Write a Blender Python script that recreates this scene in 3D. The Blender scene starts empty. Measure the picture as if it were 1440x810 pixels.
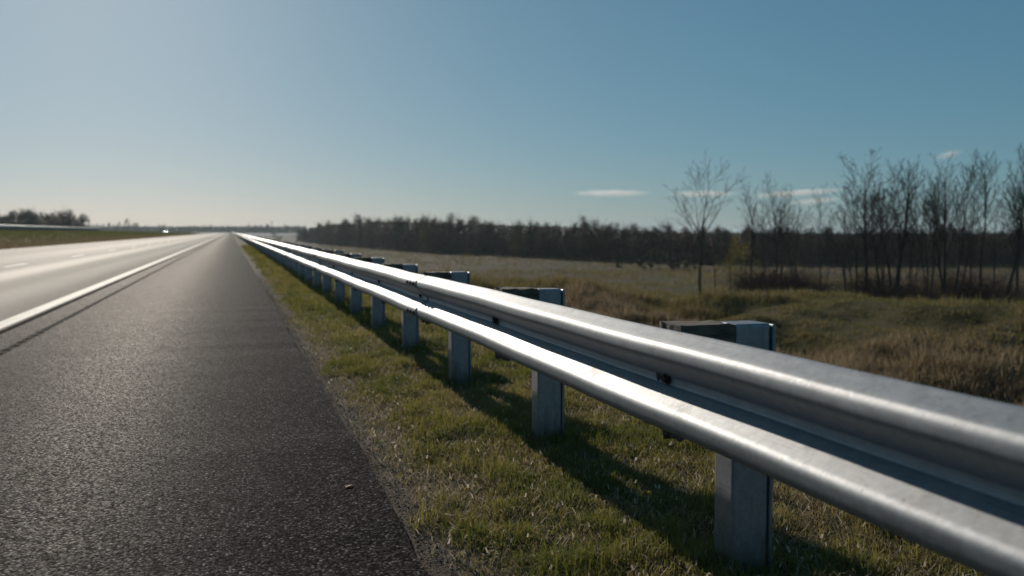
import bpy, bmesh, math, random
import numpy as np
from mathutils import Vector, Matrix

# ------------------------------------------------------------------ camera, sky, sun, exposure
scene = bpy.context.scene
COL = scene.collection
R = math.radians
CAM_H = 1.06
YAW, PITCH, FPX = R(17.1), R(3.52), 1283.0        # road runs along +Y, +X is right
cam = bpy.data.objects.new("camera", bpy.data.cameras.new("camera"))
COL.objects.link(cam)
cam.location = (0, 0, CAM_H)
cam.rotation_euler = (R(90) - PITCH, 0, -YAW)
cam.data.sensor_width = 36.0
cam.data.lens = FPX / 1440 * 36
cam.data.clip_start = 0.05
cam.data.clip_end = 30000
cam.data.dof.use_dof = True
cam.data.dof.focus_distance = 3.6
cam.data.dof.aperture_fstop = 2.6
scene.camera = cam

SUN_EL, SUN_AZ = R(20.0), R(-8.0)
w = bpy.data.worlds.new("World"); scene.world = w
w.use_nodes = True
nt = w.node_tree
bg = nt.nodes["Background"]
sky = nt.nodes.new("ShaderNodeTexSky")
sky.sky_type = 'NISHITA'
sky.sun_disc = False
sky.sun_elevation = SUN_EL
sky.sun_rotation = SUN_AZ
sky.altitude = 0
sky.air_density = 0.8
sky.dust_density = 0.50
sky.ozone_density = 9.8
sky_sep = nt.nodes.new("ShaderNodeSeparateColor"); sky_com = nt.nodes.new("ShaderNodeCombineColor")
nt.links.new(sky.outputs[0], sky_sep.inputs[0])
for ch, (g_, k_) in enumerate(((.70, .766), (.56, 1.0), (.54, .909))):      # film response of the sky's three channels
    pw = nt.nodes.new("ShaderNodeMath"); pw.operation = 'POWER'; pw.inputs[1].default_value = g_
    ml = nt.nodes.new("ShaderNodeMath"); ml.operation = 'MULTIPLY'; ml.inputs[1].default_value = k_
    nt.links.new(sky_sep.outputs[ch], pw.inputs[0]); nt.links.new(pw.outputs[0], ml.inputs[0]); nt.links.new(ml.outputs[0], sky_com.inputs[ch])
nt.links.new(sky_com.outputs[0], bg.inputs[0])
bg.inputs[1].default_value = 0.135

sun = bpy.data.objects.new("sun", bpy.data.lights.new("sun", 'SUN'))
COL.objects.link(sun)
sun.data.energy = 4.0
sun.data.angle = R(0.55)
sun.data.color = (1.0, 0.90, 0.76)
sdir = Vector((math.sin(SUN_AZ) * math.cos(SUN_EL), math.cos(SUN_AZ) * math.cos(SUN_EL), math.sin(SUN_EL)))
sun.rotation_euler = sdir.to_track_quat('Z', 'Y').to_euler()

vs = scene.view_settings
vs.view_transform = 'Standard'; vs.look = 'None'; vs.gamma = 1.0; vs.exposure = 0.0
vs.use_curve_mapping = False
scene.render.engine = 'CYCLES'
cy = scene.cycles
cy.max_bounces = 6; cy.transparent_max_bounces = 8; cy.volume_bounces = 1
cy.use_denoising = True
cy.sample_clamp_indirect = 4.0

rng = np.random.default_rng(7)
random.seed(7)

# ------------------------------------------------------------------ helpers
def vnoise(x, y, s, seed=0):
    """2-D value noise in 0..1, feature size s metres"""
    x = np.asarray(x, float) / s; y = np.asarray(y, float) / s
    xi = np.floor(x).astype(np.int64); yi = np.floor(y).astype(np.int64)
    fx = x - xi; fy = y - yi
    fx = fx * fx * (3 - 2 * fx); fy = fy * fy * (3 - 2 * fy)
    def h(a, b):
        n = (a * 374761393 + b * 668265263 + seed * 974634777) & 0x7fffffff
        n = ((n ^ (n >> 13)) * 1274126177) & 0x7fffffff
        return ((n ^ (n >> 16)) & 0xffff) / 65535.0
    return (h(xi, yi) * (1 - fx) + h(xi + 1, yi) * fx) * (1 - fy) + (h(xi, yi + 1) * (1 - fx) + h(xi + 1, yi + 1) * fx) * fy

def fbm(x, y, s, seed=0, n=3):
    t = 0; a = 0.5; tot = 0
    for k in range(n):
        t = t + a * vnoise(x, y, s / 2 ** k, seed + k); tot += a; a *= 0.5
    return t / tot

def sstep(a, b, x):
    t = np.clip((np.asarray(x, float) - a) / (b - a), 0, 1)
    return t * t * (3 - 2 * t)

CREST_N = np.array([15.0, 7.3]) / math.hypot(15.0, 7.3)
def crest_u(X, Y):
    """signed distance beyond the grassy bank's crest line"""
    return (X - 12.9) * CREST_N[0] + (Y - 34.0) * CREST_N[1] + 3.0 * (vnoise(X, Y, 17, 91) - 0.5)

def H(X, Y):
    X = np.asarray(X, float); Y = np.asarray(Y, float)
    # right of the road
    near = 0.02 * sstep(0.7, 1.5, X) + 0.035 * (fbm(X, Y, 0.6, 3) - 0.5) * sstep(0.8, 1.3, X) - 0.035
    emb = near - np.clip(X - 2.5, 0, None) / 4.6 * sstep(1.8, 4.2, X)
    u = crest_u(X, Y)
    hum = (fbm(X * 1.15, Y * .7, 3.0, 21, 4) - 0.5) * 1.6 + (fbm(X, Y, 8.0, 41, 2) - 0.5) * 0.6
    shelf = -1.16 - 0.85 * sstep(2.0, 11.5, -u) + hum * (0.35 + 0.65 * sstep(0.5, 4, -u))
    field = -1.16 - 2.2 * sstep(.5, 12, u) - 1.2 * sstep(10, 60, u) - 0.8 * sstep(50, 160, u) + hum * (.35 - 0.15 * sstep(0, 20, u)) \
        + (fbm(X, Y, 40, 51, 2) - 0.5) * 0.5 * sstep(10, 40, u)
    low = np.where(u < 0, shelf, np.minimum(field, shelf + 2))
    k = 0.18
    d = np.clip(0.5 + 0.5 * (emb - low) / k, 0, 1)
    right = low * (1 - d) + emb * d + k * d * (1 - d)
    right = np.where(X < 2.5, near, right)
    # left of the road: grass berm carrying the median rail
    amp = 1.12 - 0.42 * sstep(160, 340, Y)
    xl = -X
    berm = -0.04 + (amp + 0.04) * sstep(12.9, 19.0, xl) - (amp - 0.5) * sstep(22.5, 27.0, xl) - 0.5 * sstep(40, 70, xl)
    berm = berm + (fbm(X, Y, 2.5, 61) - 0.5) * 0.10 * sstep(13.6, 15.5, xl)
    z = np.where(X > 0.58, right, np.where(X < -13.0, berm, -0.05))
    return z

def Hs(x, y):
    return float(H(np.array([x]), np.array([y]))[0])

def at(px, depth):
    """ground point (x, y) that lies 'depth' metres ahead along the view direction, at photo column px"""
    xc = (px - 720.0) / FPX * depth
    return (xc * math.cos(YAW) + depth * math.sin(YAW), -xc * math.sin(YAW) + depth * math.cos(YAW))

def mesh_np(name, V, faces_flat, loop_starts, loop_totals, mat=None, smooth=False):
    me = bpy.data.meshes.new(name)
    me.vertices.add(len(V)); me.vertices.foreach_set("co", np.asarray(V, np.float32).ravel())
    me.loops.add(len(faces_flat)); me.loops.foreach_set("vertex_index", np.asarray(faces_flat, np.int32))
    me.polygons.add(len(loop_starts))
    me.polygons.foreach_set("loop_start", np.asarray(loop_starts, np.int32))
    me.polygons.foreach_set("loop_total", np.asarray(loop_totals, np.int32))
    if smooth:
        me.polygons.foreach_set("use_smooth", np.ones(len(loop_starts), bool))
    me.update(calc_edges=True)
    if mat: me.materials.append(mat)
    return me

def mesh_lists(name, V, F, mat=None, smooth=False):
    me = bpy.data.meshes.new(name)
    me.from_pydata([tuple(v) for v in V], [], F)
    if smooth:
        me.polygons.foreach_set("use_smooth", [True] * len(me.polygons))
    me.update()
    if mat: me.materials.append(mat)
    return me

def link(name, me, parent=None, loc=(0, 0, 0)):
    o = bpy.data.objects.new(name, me)
    COL.objects.link(o)
    o.location = loc
    if parent: o.parent = parent
    return o

def tag(o, label, cat, group=None, kind=None):
    o["label"] = label; o["category"] = cat
    if group: o["group"] = group
    if kind: o["kind"] = kind
    return o

def struct(o):
    o["kind"] = "structure"; return o

def stuff(o, label, cat):
    o["kind"] = "stuff"; o["label"] = label; o["category"] = cat; return o

def empty(name, loc=(0, 0, 0), rz=0.0):
    o = bpy.data.objects.new(name, None); COL.objects.link(o)
    o.location = loc; o.rotation_euler = (0, 0, rz); o.empty_display_size = 0.2
    return o

def bm_obj(name, bm, mat, parent=None, smooth=False):
    me = bpy.data.meshes.new(name); bm.to_mesh(me); bm.free()
    me.materials.append(mat)
    if smooth: me.polygons.foreach_set("use_smooth", [True] * len(me.polygons))
    return link(name, me, parent)

def bm_box(bm, x0, x1, y0, y1, z0, z1, bevel=0.0, seg=2):
    r = bmesh.ops.create_cube(bm, size=1.0)
    for v in r['verts']:
        v.co = Vector((x0 + (v.co.x + .5) * (x1 - x0), y0 + (v.co.y + .5) * (y1 - y0), z0 + (v.co.z + .5) * (z1 - z0)))
    if bevel:
        es = list({e for v in r['verts'] for e in v.link_edges})
        bmesh.ops.bevel(bm, geom=es, offset=bevel, segments=seg, affect='EDGES', profile=0.5)

# ------------------------------------------------------------------ material helpers
class NT:
    def __init__(s, name):
        s.m = bpy.data.materials.new(name); s.m.use_nodes = True
        s.t = s.m.node_tree; s.b = s.t.nodes["Principled BSDF"]; s.out = s.t.nodes["Material Output"]
    def n(s, kind, **kw):
        nd = s.t.nodes.new("ShaderNode" + kind)
        for k, v in kw.items():
            if k in nd.inputs.keys() if isinstance(k, str) else False: nd.inputs[k].default_value = v
            else: setattr(nd, k, v)
        return nd
    def l(s, a, b): s.t.links.new(a, b)
    def pos(s):
        return s.n("NewGeometry").outputs["Position"]
    def mapping(s, vec, scale):
        m = s.n("Mapping"); s.l(vec, m.inputs[0]); m.inputs["Scale"].default_value = scale
        return m.outputs[0]
    def noise(s, vec, scale, detail=3, rough=0.55):
        nd = s.n("TexNoise"); s.l(vec, nd.inputs["Vector"])
        nd.inputs["Scale"].default_value = scale; nd.inputs["Detail"].default_value = detail; nd.inputs["Roughness"].default_value = rough
        return nd.outputs["Fac"]
    def vor(s, vec, scale, feature='F1'):
        nd = s.n("TexVoronoi"); nd.feature = feature; s.l(vec, nd.inputs["Vector"]); nd.inputs["Scale"].default_value = scale
        return nd
    def ramp(s, fac, stops, interp='LINEAR'):
        r = s.n("ValToRGB"); r.color_ramp.interpolation = interp
        e = r.color_ramp.elements
        while len(e) < len(stops): e.new(0.5)
        for i, (p, c) in enumerate(stops):
            e[i].position = p; e[i].color = (c if len(c) == 4 else (*c, 1)) if not isinstance(c, (int, float)) else (c, c, c, 1)
        s.l(fac, r.inputs[0]); return r.outputs[0]
    def mix(s, fac, a, b, blend='MIX'):
        m = s.n("Mix"); m.data_type = 'RGBA'; m.blend_type = blend
        for sock, v in ((m.inputs[0], fac), (m.inputs[6], a), (m.inputs[7], b)):
            if hasattr(v, "links"): s.l(v, sock)
            elif isinstance(v, (int, float)): sock.default_value = v
            else: sock.default_value = (*v, 1)
        return m.outputs[2]
    def math(s, op, a, b=None, c=None):
        m = s.n("Math"); m.operation = op
        for i, v in enumerate((a, b, c)):
            if v is None: continue
            if hasattr(v, "links"): s.l(v, m.inputs[i])
            else: m.inputs[i].default_value = v
        return m.outputs[0]
    def bump(s, h, strength, dist):
        b = s.n("Bump"); s.l(h, b.inputs["Height"]); b.inputs["Strength"].default_value = strength; b.inputs["Distance"].default_value = dist
        return b.outputs[0]
    def sep(s, v):
        x = s.n("SeparateXYZ"); s.l(v, x.inputs[0]); return x.outputs

def band(q, x, lo, hi, soft):
    """1 inside lo..hi of coordinate x, soft edges"""
    a = q.n("MapRange"); a.interpolation_type = 'SMOOTHSTEP'; q.l(x, a.inputs[0])
    a.inputs[1].default_value = lo - soft; a.inputs[2].default_value = lo + soft
    b = q.n("MapRange"); b.interpolation_type = 'SMOOTHSTEP'; q.l(x, b.inputs[0])
    b.inputs[1].default_value = hi - soft; b.inputs[2].default_value = hi + soft
    b.inputs[3].default_value = 1; b.inputs[4].default_value = 0
    return q.math('MULTIPLY', a.outputs[0], b.outputs[0])

def mat_shoulder():
    q = NT("shoulder_asphalt"); p = q.pos(); xyz = q.sep(p)
    v1 = q.vor(p, 100); v2 = q.vor(p, 230)
    cs = q.sep(v1.outputs["Color"])
    stone = q.ramp(cs[0], [(0.0, (.028, .0215, .0212)), (.35, (.060, .046, .0452)), (.75, (.135, .104, .100)), (.93, (.23, .182, .175)), (1.0, (.46, .40, .385))])
    gap = q.ramp(v1.outputs["Distance"], [(0.28, 1.25), (.64, 0.16)])
    c = q.mix(1.0, stone, gap, 'MULTIPLY')
    big = q.noise(q.mapping(p, (1.6, .05, 1)), 1.3, 4, .6)
    c = q.mix(1.0, c, q.ramp(big, [(.3, .84), (.7, 1.14)]), 'MULTIPLY')
    # dark seams along the travel lane, ragged edges, the second rippled in tone
    wob = q.math('MULTIPLY_ADD', q.noise(p, 3.0, 4), .05, -.025)
    xx = q.math('ADD', xyz[0], wob)
    rip = q.n("TexWave"); rip.bands_direction = 'Y'; q.l(p, rip.inputs[0]); rip.inputs["Scale"].default_value = 1.05; rip.inputs["Distortion"].default_value = .4
    s1 = band(q, xx, -2.42, -2.29, .02)
    s2 = q.math('MULTIPLY', band(q, xx, -1.99, -1.90, .022), q.ramp(rip.outputs["Fac"], [(.2, .75), (.8, 1.0)]))
    c = q.mix(q.math('MULTIPLY', s1, .45), c, (.012, .011, .011))
    c = q.mix(q.math('MULTIPLY', s2, .4), c, (.014, .013, .013))
    # dusty outer edge
    q.l(c, q.b.inputs["Base Color"])
    rr = q.ramp(cs[1], [(0, .55), (1, .95)])
    seam = q.math('MAXIMUM', s1, s2)
    q.l(q.math('MAXIMUM', rr, seam), q.b.inputs["Roughness"])
    q.l(q.math('MULTIPLY_ADD', seam, -.010, .014), q.b.inputs["Specular IOR Level"])
    q.b.inputs["Specular IOR Level"].default_value = .085
    q.b.inputs["Specular Tint"].default_value = (1, .84, .80, 1)
    hgt = q.math('ADD', q.math('MULTIPLY', q.math('SUBTRACT', 1.0, v1.outputs["Distance"]), 1.0),
                 q.math('ADD', q.math('MULTIPLY', cs[2], .7), q.math('MULTIPLY', v2.outputs["Distance"], -.3)))
    q.l(q.bump(hgt, .30, .006), q.b.inputs["Normal"])
    return q.m

def mat_lanes():
    q = NT("lane_asphalt"); p = q.pos(); xyz = q.sep(p)
    v1 = q.vor(p, 85); cs = q.sep(v1.outputs["Color"])
    c = q.ramp(cs[0], [(0, (.075, .064, .056)), (.6, (.13, .112, .10)), (1, (.23, .20, .18))])
    big = q.noise(q.mapping(p, (1.2, .05, 1)), 1.2, 4, .6)
    c = q.mix(1.0, c, q.ramp(big, [(.3, .8), (.7, 1.15)]), 'MULTIPLY')
    wheel = q.math('ADD', band(q, xyz[0], -5.75, -4.75, .35), q.math('ADD', q.math('MULTIPLY', band(q, xyz[0], -3.9, -3.1, .3), .6),
                   q.math('MULTIPLY', band(q, xyz[0], -9.4, -7.5, .6), .35)))
    c = q.mix(q.math('MULTIPLY', wheel, .45), c, (.28, .25, .225))
    q.l(c, q.b.inputs["Base Color"])
    rg = q.math('MULTIPLY_ADD', wheel, -.07, .80)
    q.l(rg, q.b.inputs["Roughness"])
    q.b.inputs["Specular IOR Level"].default_value = .24
    q.b.inputs["Specular Tint"].default_value = (1, .92, .87, 1)
    q.l(q.bump(q.math('SUBTRACT', cs[2], v1.outputs["Distance"]), .6, .003), q.b.inputs["Normal"])
    return q.m

def mat_paint():
    q = NT("road_paint"); p = q.pos()
    n1 = q.noise(p, 60, 4, .7); n2 = q.noise(q.mapping(p, (3, .4, 1)), 2.0, 4)
    c = q.ramp(n2, [(.25, (.50, .465, .43)), (.7, (.68, .64, .59))])
    c = q.mix(q.ramp(n1, [(.36, 1.0), (.44, 0.0)]), c, (.12, .11, .10))
    q.l(c, q.b.inputs["Base Color"]); q.b.inputs["Roughness"].default_value = .75; q.b.inputs["Specular IOR Level"].default_value = .22
    q.l(q.bump(n1, .5, .003), q.b.inputs["Normal"])
    return q.m

def mat_galv(name="galvanised_steel", base=.36, rough=.60, blue=1.08):
    q = NT(name); p = q.pos()
    v = q.vor(p, 75); cs = q.sep(v.outputs["Color"])
    n = q.noise(q.mapping(p, (1, .45, 1)), 26, 6, .7)
    streak = q.noise(q.mapping(p, (8, 1.2, 8)), 14, 3, .6)
    c = q.ramp(n, [(.3, (base * .80, base * .84, base * .84 * blue)), (.65, (base * 1.04, base * 1.09, base * 1.09 * blue))])
    c = q.mix(.30, c, q.ramp(cs[0], [(0, (base * .72,) * 3), (1, (base * 1.2,) * 3)]))
    dirt = q.ramp(q.noise(p, 5.5, 6, .7), [(.58, 0.0), (.74, .28)])
    c = q.mix(dirt, c, (.16, .135, .11))
    scr = q.ramp(q.noise(q.mapping(p, (40, .9, 60)), 3.0, 3, .6), [(.62, 0.0), (.67, .55)])
    c = q.mix(scr, c, (base * .55, base * .54, base * .52))
    spk = q.ramp(q.noise(p, 95, 2, .6), [(.70, 0.0), (.76, .7)])
    c = q.mix(spk, c, (.10, .075, .055))
    q.l(c, q.b.inputs["Base Color"])
    r = q.math('ADD', q.math('MULTIPLY', n, .12), q.math('MULTIPLY_ADD', cs[1], .04, rough - .08))
    r = q.math('ADD', r, q.math('MULTIPLY', dirt, .3))
    q.l(q.math('MULTIPLY_ADD', q.math('MAXIMUM', dirt, spk), -.7, .85), q.b.inputs["Metallic"])
    q.l(r, q.b.inputs["Roughness"])
    hb = q.math('ADD', q.math('MULTIPLY', streak, .5), q.math('MULTIPLY', q.noise(p, 120, 2), .5))
    q.l(q.bump(hb, .13, .002), q.b.inputs["Normal"])
    return q.m

def mat_simple(name, c0, c1, scale=8.0, rough=.85, stretch=(1, 1, 1), bump=0.0, spec=.3):
    q = NT(name)
    tc = q.n("TexCoord").outputs["Object"]
    n = q.noise(q.mapping(tc, stretch), scale, 5, .65)
    c = q.ramp(n, [(.3, c0), (.7, c1)])
    q.l(c, q.b.inputs["Base Color"]); q.b.inputs["Roughness"].default_value = rough
    q.b.inputs["Specular IOR Level"].default_value = spec
    if bump: q.l(q.bump(n, .6, bump), q.b.inputs["Normal"])
    return q.m

def mat_blade(name, stops, transl=.45, spec=.25):
    """leaf / grass material: colour by the per-blade attribute 'tint', part translucent"""
    q = NT(name)
    a = q.n("Attribute"); a.attribute_name = "tint"
    c = q.ramp(a.outputs["Fac"], stops)
    q.l(c, q.b.inputs["Base Color"]); q.b.inputs["Roughness"].default_value = .6
    q.b.inputs["Specular IOR Level"].default_value = spec
    tr = q.n("BsdfTranslucent"); q.l(c, tr.inputs[0])
    mx = q.n("MixShader"); mx.inputs[0].default_value = transl
    q.l(q.b.outputs[0], mx.inputs[1]); q.l(tr.outputs[0], mx.inputs[2]); q.l(mx.outputs[0], q.out.inputs[0])
    return q.m

def mat_ground():
    q = NT("verge_ground"); p = q.pos(); xyz = q.sep(p)
    n1 = q.noise(p, .55, 5, .62); n2 = q.noise(p, 14, 5, .7); n3 = q.noise(q.mapping(p, (.05, .012, 1)), 1.0, 4, .6)
    grass = q.ramp(n1, [(.32, (.048, .038, .016)), (.5, (.072, .058, .022)), (.7, (.105, .078, .038))])
    stub = q.ramp(q.noise(q.mapping(p, (.09, .055, 1)), 1.0, 6, .7), [(.36, (.044, .040, .013)), (.46, (.038, .026, .017)), (.56, (.030, .020, .015)), (.72, (.062, .041, .030))])
    # tilled / stubble field begins beyond the bank
    e = q.n("VectorMath"); e.operation = 'DOT_PRODUCT'; q.l(p, e.inputs[0]); e.inputs[1].default_value = (CREST_N[0], CREST_N[1], 0)
    u = q.math('SUBTRACT', e.outputs["Value"], 12.9 * CREST_N[0] + 34 * CREST_N[1])
    fm = q.n("MapRange"); q.l(q.math('MULTIPLY_ADD', n3, 14.0, u), fm.inputs[0]); fm.inputs[1].default_value = 14; fm.inputs[2].default_value = 30
    xr = q.n("MapRange"); q.l(xyz[0], xr.inputs[0]); xr.inputs[1].default_value = 2.0; xr.inputs[2].default_value = 8.0
    c = q.mix(q.math('MULTIPLY', fm.outputs[0], xr.outputs[0]), grass, stub)
    dirt = q.ramp(n2, [(.3, (.060, .045, .034)), (.55, (.112, .084, .064)), (.75, (.18, .14, .11))])
    gv = q.math('MULTIPLY_ADD', q.noise(p, 4.0, 4, .6), .5, -.25)
    g = band(q, q.math('ADD', xyz[0], gv), .2, .86, .14)
    c = q.mix(g, c, dirt)
    # the lower foot of the left berm is brown, dead grass
    bl = q.math('ADD', xyz[0], q.math('MULTIPLY_ADD', n1, 1.5, -.75))
    c = q.mix(q.math('MULTIPLY', band(q, bl, -16.2, -12.6, .7), .85), c, (.085, .060, .032))
    lm = q.n("MapRange"); q.l(xyz[0], lm.inputs[0]); lm.inputs[1].default_value = -16.0; lm.inputs[2].default_value = -17.2
    c = q.mix(q.math('MULTIPLY', lm.outputs[0], .8), c, q.ramp(n1, [(.3, (.055, .056, .014)), (.7, (.085, .078, .022))]))
    c = q.mix(.5, c, q.mix(1.0, c, q.ramp(n2, [(.3, .55), (.7, 1.35)]), 'MULTIPLY'))
    q.l(c, q.b.inputs["Base Color"]); q.b.inputs["Roughness"].default_value = .95
    q.b.inputs["Specular IOR Level"].default_value = .15
    q.l(q.bump(q.math('ADD', n2, q.noise(p, 70, 3, .7)), .8, .02), q.b.inputs["Normal"])
    return q.m

M_SHOULDER, M_LANES, M_PAINT = mat_shoulder(), mat_lanes(), mat_paint()
M_GALV = mat_galv()
def add_mud(m):
    q = NT.__new__(NT); q.m = m; q.t = m.node_tree; q.b = q.t.nodes["Principled BSDF"]; q.out = q.t.nodes["Material Output"]
    src = q.b.inputs["Base Color"].links[0].from_socket; msrc = q.b.inputs["Metallic"].links[0].from_socket
    p = q.pos(); z = q.sep(p)[2]
    f = q.math('ADD', z, q.math('MULTIPLY_ADD', q.noise(q.mapping(p, (1, 1, .35)), 22, 5, .7), -.34, .17))
    mud = q.ramp(f, [(.02, .8), (.16, .0)])
    stain = q.ramp(q.noise(q.mapping(p, (30, 30, 1.6)), 2.0, 4, .65), [(.58, 0.0), (.70, .45)])
    c = q.mix(stain, src, (.11, .075, .05)); c = q.mix(mud, c, (.085, .066, .046))
    q.l(c, q.b.inputs["Base Color"])
    q.l(q.math('MULTIPLY', msrc, q.math('SUBTRACT', 1.0, q.math('MAXIMUM', mud, stain))), q.b.inputs["Metallic"])
    return m
M_POST = add_mud(mat_galv("galvanised_post", .31, .55, 1.14))
M_GROUND = mat_ground()
M_BLOCK = mat_simple("weathered_timber", (.045, .033, .026), (.20, .165, .135), 26, .9, (.35, 1, 2.2), .004)
M_RUST = mat_simple("rusty_bolt", (.018, .014, .012), (.07, .042, .028), 60, .75, bump=.001)
M_BARK = mat_simple("bare_bark", (.028, .022, .018), (.060, .050, .042), 12, .95)
M_BARKFAR = mat_simple("far_bark", (.034, .028, .024), (.062, .052, .044), 3, .95)
M_STONE = mat_simple("gravel_stone", (.10, .080, .066), (.29, .235, .195), 25, .9)

# ------------------------------------------------------------------ ground sheet, road
def axis(parts):
    a = []
    for lo, hi, st in parts: a.append(np.arange(lo, hi, st))
    return np.unique(np.round(np.concatenate(a), 4))
gx = axis([(-3200, -300, 100), (-300, -60, 12), (-60, -24, 2), (-24, -12.9, .35), (-12.9, .4, 1.9), (.4, 3, .09), (3, 12, .22), (12, 45, .4), (45, 120, 2.5), (120, 400, 12), (400, 3201, 100)])
gy = axis([(-60, -2, 6), (-2, 7, .12), (7, 24, .25), (24, 60, .5), (60, 160, 2.5), (160, 500, 10), (500, 1000, 40), (1000, 4601, 150)])
GX, GY = np.meshgrid(gx, gy, indexing='ij')
GZ = H(GX, GY)
nx, ny = len(gx), len(gy)
idx = np.arange(nx * ny).reshape(nx, ny)
quads = np.stack([idx[:-1, :-1], idx[1:, :-1], idx[1:, 1:], idx[:-1, 1:]], -1).reshape(-1, 4)
gm = mesh_np("ground", np.stack([GX, GY, GZ], -1).reshape(-1, 3), quads.ravel(), np.arange(len(quads)) * 4, np.full(len(quads), 4), M_GROUND, True)
struct(link("ground", gm))

def sheet(name, x0, x1, mat, ztop=0.0, edge=0.06, y0=-30, y1=3200, rag=0.0):
    ys = np.unique(np.concatenate([np.arange(y0, 40, .12), np.arange(40, 120, 1.0), np.arange(120, y1, 60), [y1]]))
    wob = rag * (fbm(ys, ys * 0, .5, 71, 3) - .5) * 2 + rag * (vnoise(ys, ys * 0, 2.3, 77) - .5)
    n = len(ys)
    V = np.concatenate([np.stack([np.full(n, x0), ys, np.full(n, ztop - edge)], -1), np.stack([np.full(n, x0), ys, np.full(n, ztop)], -1),
                        np.stack([x1 + wob, ys, np.full(n, ztop)], -1), np.stack([x1 + wob + edge * .5, ys, np.full(n, ztop - edge)], -1)])
    i = np.arange(n - 1)
    Q = np.concatenate([np.stack([i + k * n, i + (k + 1) * n, i + 1 + (k + 1) * n, i + 1 + k * n], -1) for k in range(3)])
    return struct(link(name, mesh_np(name, V, Q.ravel(), np.arange(len(Q)) * 4, np.full(len(Q), 4), mat)))
sheet("road", -13.3, -2.385, M_LANES)
sheet("road_shoulder", -2.383, .575, M_SHOULDER, rag=.020)
# far carriageway behind the berm
M_LANES2 = M_LANES
sheet("far_carriageway", -38.0, -28.0, M_LANES2, ztop=.56, edge=.08)

def strip(x0, x1, y0, y1, z=.004):
    return [(x0, y0, z), (x1, y0, z), (x1, y1, z), (x0, y1, z)]
V, F = [], []
for a in range(-30, 3000, 10):
    n = len(V); V += strip(-2.62, -2.42, a, a + 10); F.append((n, n + 1, n + 2, n + 3))
struct(link("edge_line_marking", mesh_lists("edge_line_marking", V, F, M_PAINT)))
V, F = [], []
k = 0
while True:
    yc = 32.3 + 12.35 * k - 12.35 * 2
    if yc > 1500: break
    n = len(V); V += strip(-6.61, -6.45, yc - 1.55, yc + 1.55); F.append((n, n + 1, n + 2, n + 3)); k += 1
struct(link("lane_line_marking", mesh_lists("lane_line_marking", V, F, M_PAINT)))

# ------------------------------------------------------------------ guardrails
PROF = [(0, .151), (-.005, .155), (-.012, .154), (-.040, .1415), (-.066, .130), (-.075, .124), (-.081, .114), (-.083, .104), (-.083, .092), (-.081, .083), (-.075, .073), (-.066, .064), (-.040, .0425), (-.014, .021), (-.006, .0155), (-.001, .012), (0, .006), (0, 0)]
PROF = PROF + [(-.001, -.012), (-.006, -.0155), (-.014, -.020), (-.038, -.0365), (-.062, -.053), (-.073, -.061), (-.080, -.070), (-.083, -.080), (-.0825, -.092), (-.080, -.106), (-.075, -.118), (-.066, -.1285), (-.040, -.1415), (-.012, -.154), (-.005, -.155), (0, -.151)]
def smooth_prof(P, sub=3):
    P = [P[0]] + P + [P[-1]]; out = []
    for i in range(1, len(P) - 2):
        p0, p1, p2, p3 = [np.array(q) for q in P[i - 1:i + 3]]
        for s in range(sub):
            t = s / sub
            out.append(tuple(.5 * ((2 * p1) + (-p0 + p2) * t + (2 * p0 - 5 * p1 + 4 * p2 - p3) * t * t + (-p0 + 3 * p1 - 3 * p2 + p3) * t ** 3)))
    out.append(P[-1]); return out
RAILZ = .765 - .156

def beam_mesh(name, length, y0, lod=0, seed=0, mirror=1):
    prof = smooth_prof(PROF, 3) if lod == 0 else PROF
    T = .0032
    front = [(x - T, z) for x, z in prof]
    loop = front + ([(x, z) for x, z in reversed(prof)])
    ys = np.linspace(0, length, (26 if lod == 0 else 3))
    V, F = [], []
    for j, y in enumerate(ys):
        dx = -.009 * (1 - y / length)
        wv = .0022 * math.sin(y * 1.9 + seed * 2.1) + .0013 * math.sin(y * 5.3 + seed)
        for x, z in loop:
            V.append((mirror * (x + dx + wv), y0 + y, z + wv * .8))
    m = len(loop)
    for j in range(len(ys) - 1):
        for i in range(m):
            a, b = j * m + i, j * m + (i + 1) % m
            F.append((a, b, b + m, a + m) if mirror > 0 else (a, a + m, b + m, b))
    e_ = (len(ys) - 1) * m
    for i in range(m // 2 - 1):
        a, b, c, d = i, i + 1, m - 2 - i, m - 1 - i
        F.append((d, c, b, a)); F.append((e_ + a, e_ + b, e_ + c, e_ + d))
    me = mesh_lists(name, V, F, M_GALV, True)
    me.set_sharp_from_angle(angle=R(55))
    return me

def hexbolt(name, r=.016, h=.012):
    bm = bmesh.new()
    bmesh.ops.create_cone(bm, cap_ends=True, segments=12, radius1=r * 1.45, radius2=r * 1.35, depth=.004, matrix=Matrix.Translation((0, 0, .002)))
    bmesh.ops.create_cone(bm, cap_ends=True, segments=6, radius1=r, radius2=r * .92, depth=h, matrix=Matrix.Translation((0, 0, .004 + h / 2)))
    bmesh.ops.transform(bm, matrix=Matrix.Rotation(R(-90), 4, 'Y'), verts=bm.verts)
    me = bpy.data.meshes.new(name); bm.to_mesh(me); bm.free(); me.materials.append(M_RUST); return me

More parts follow.
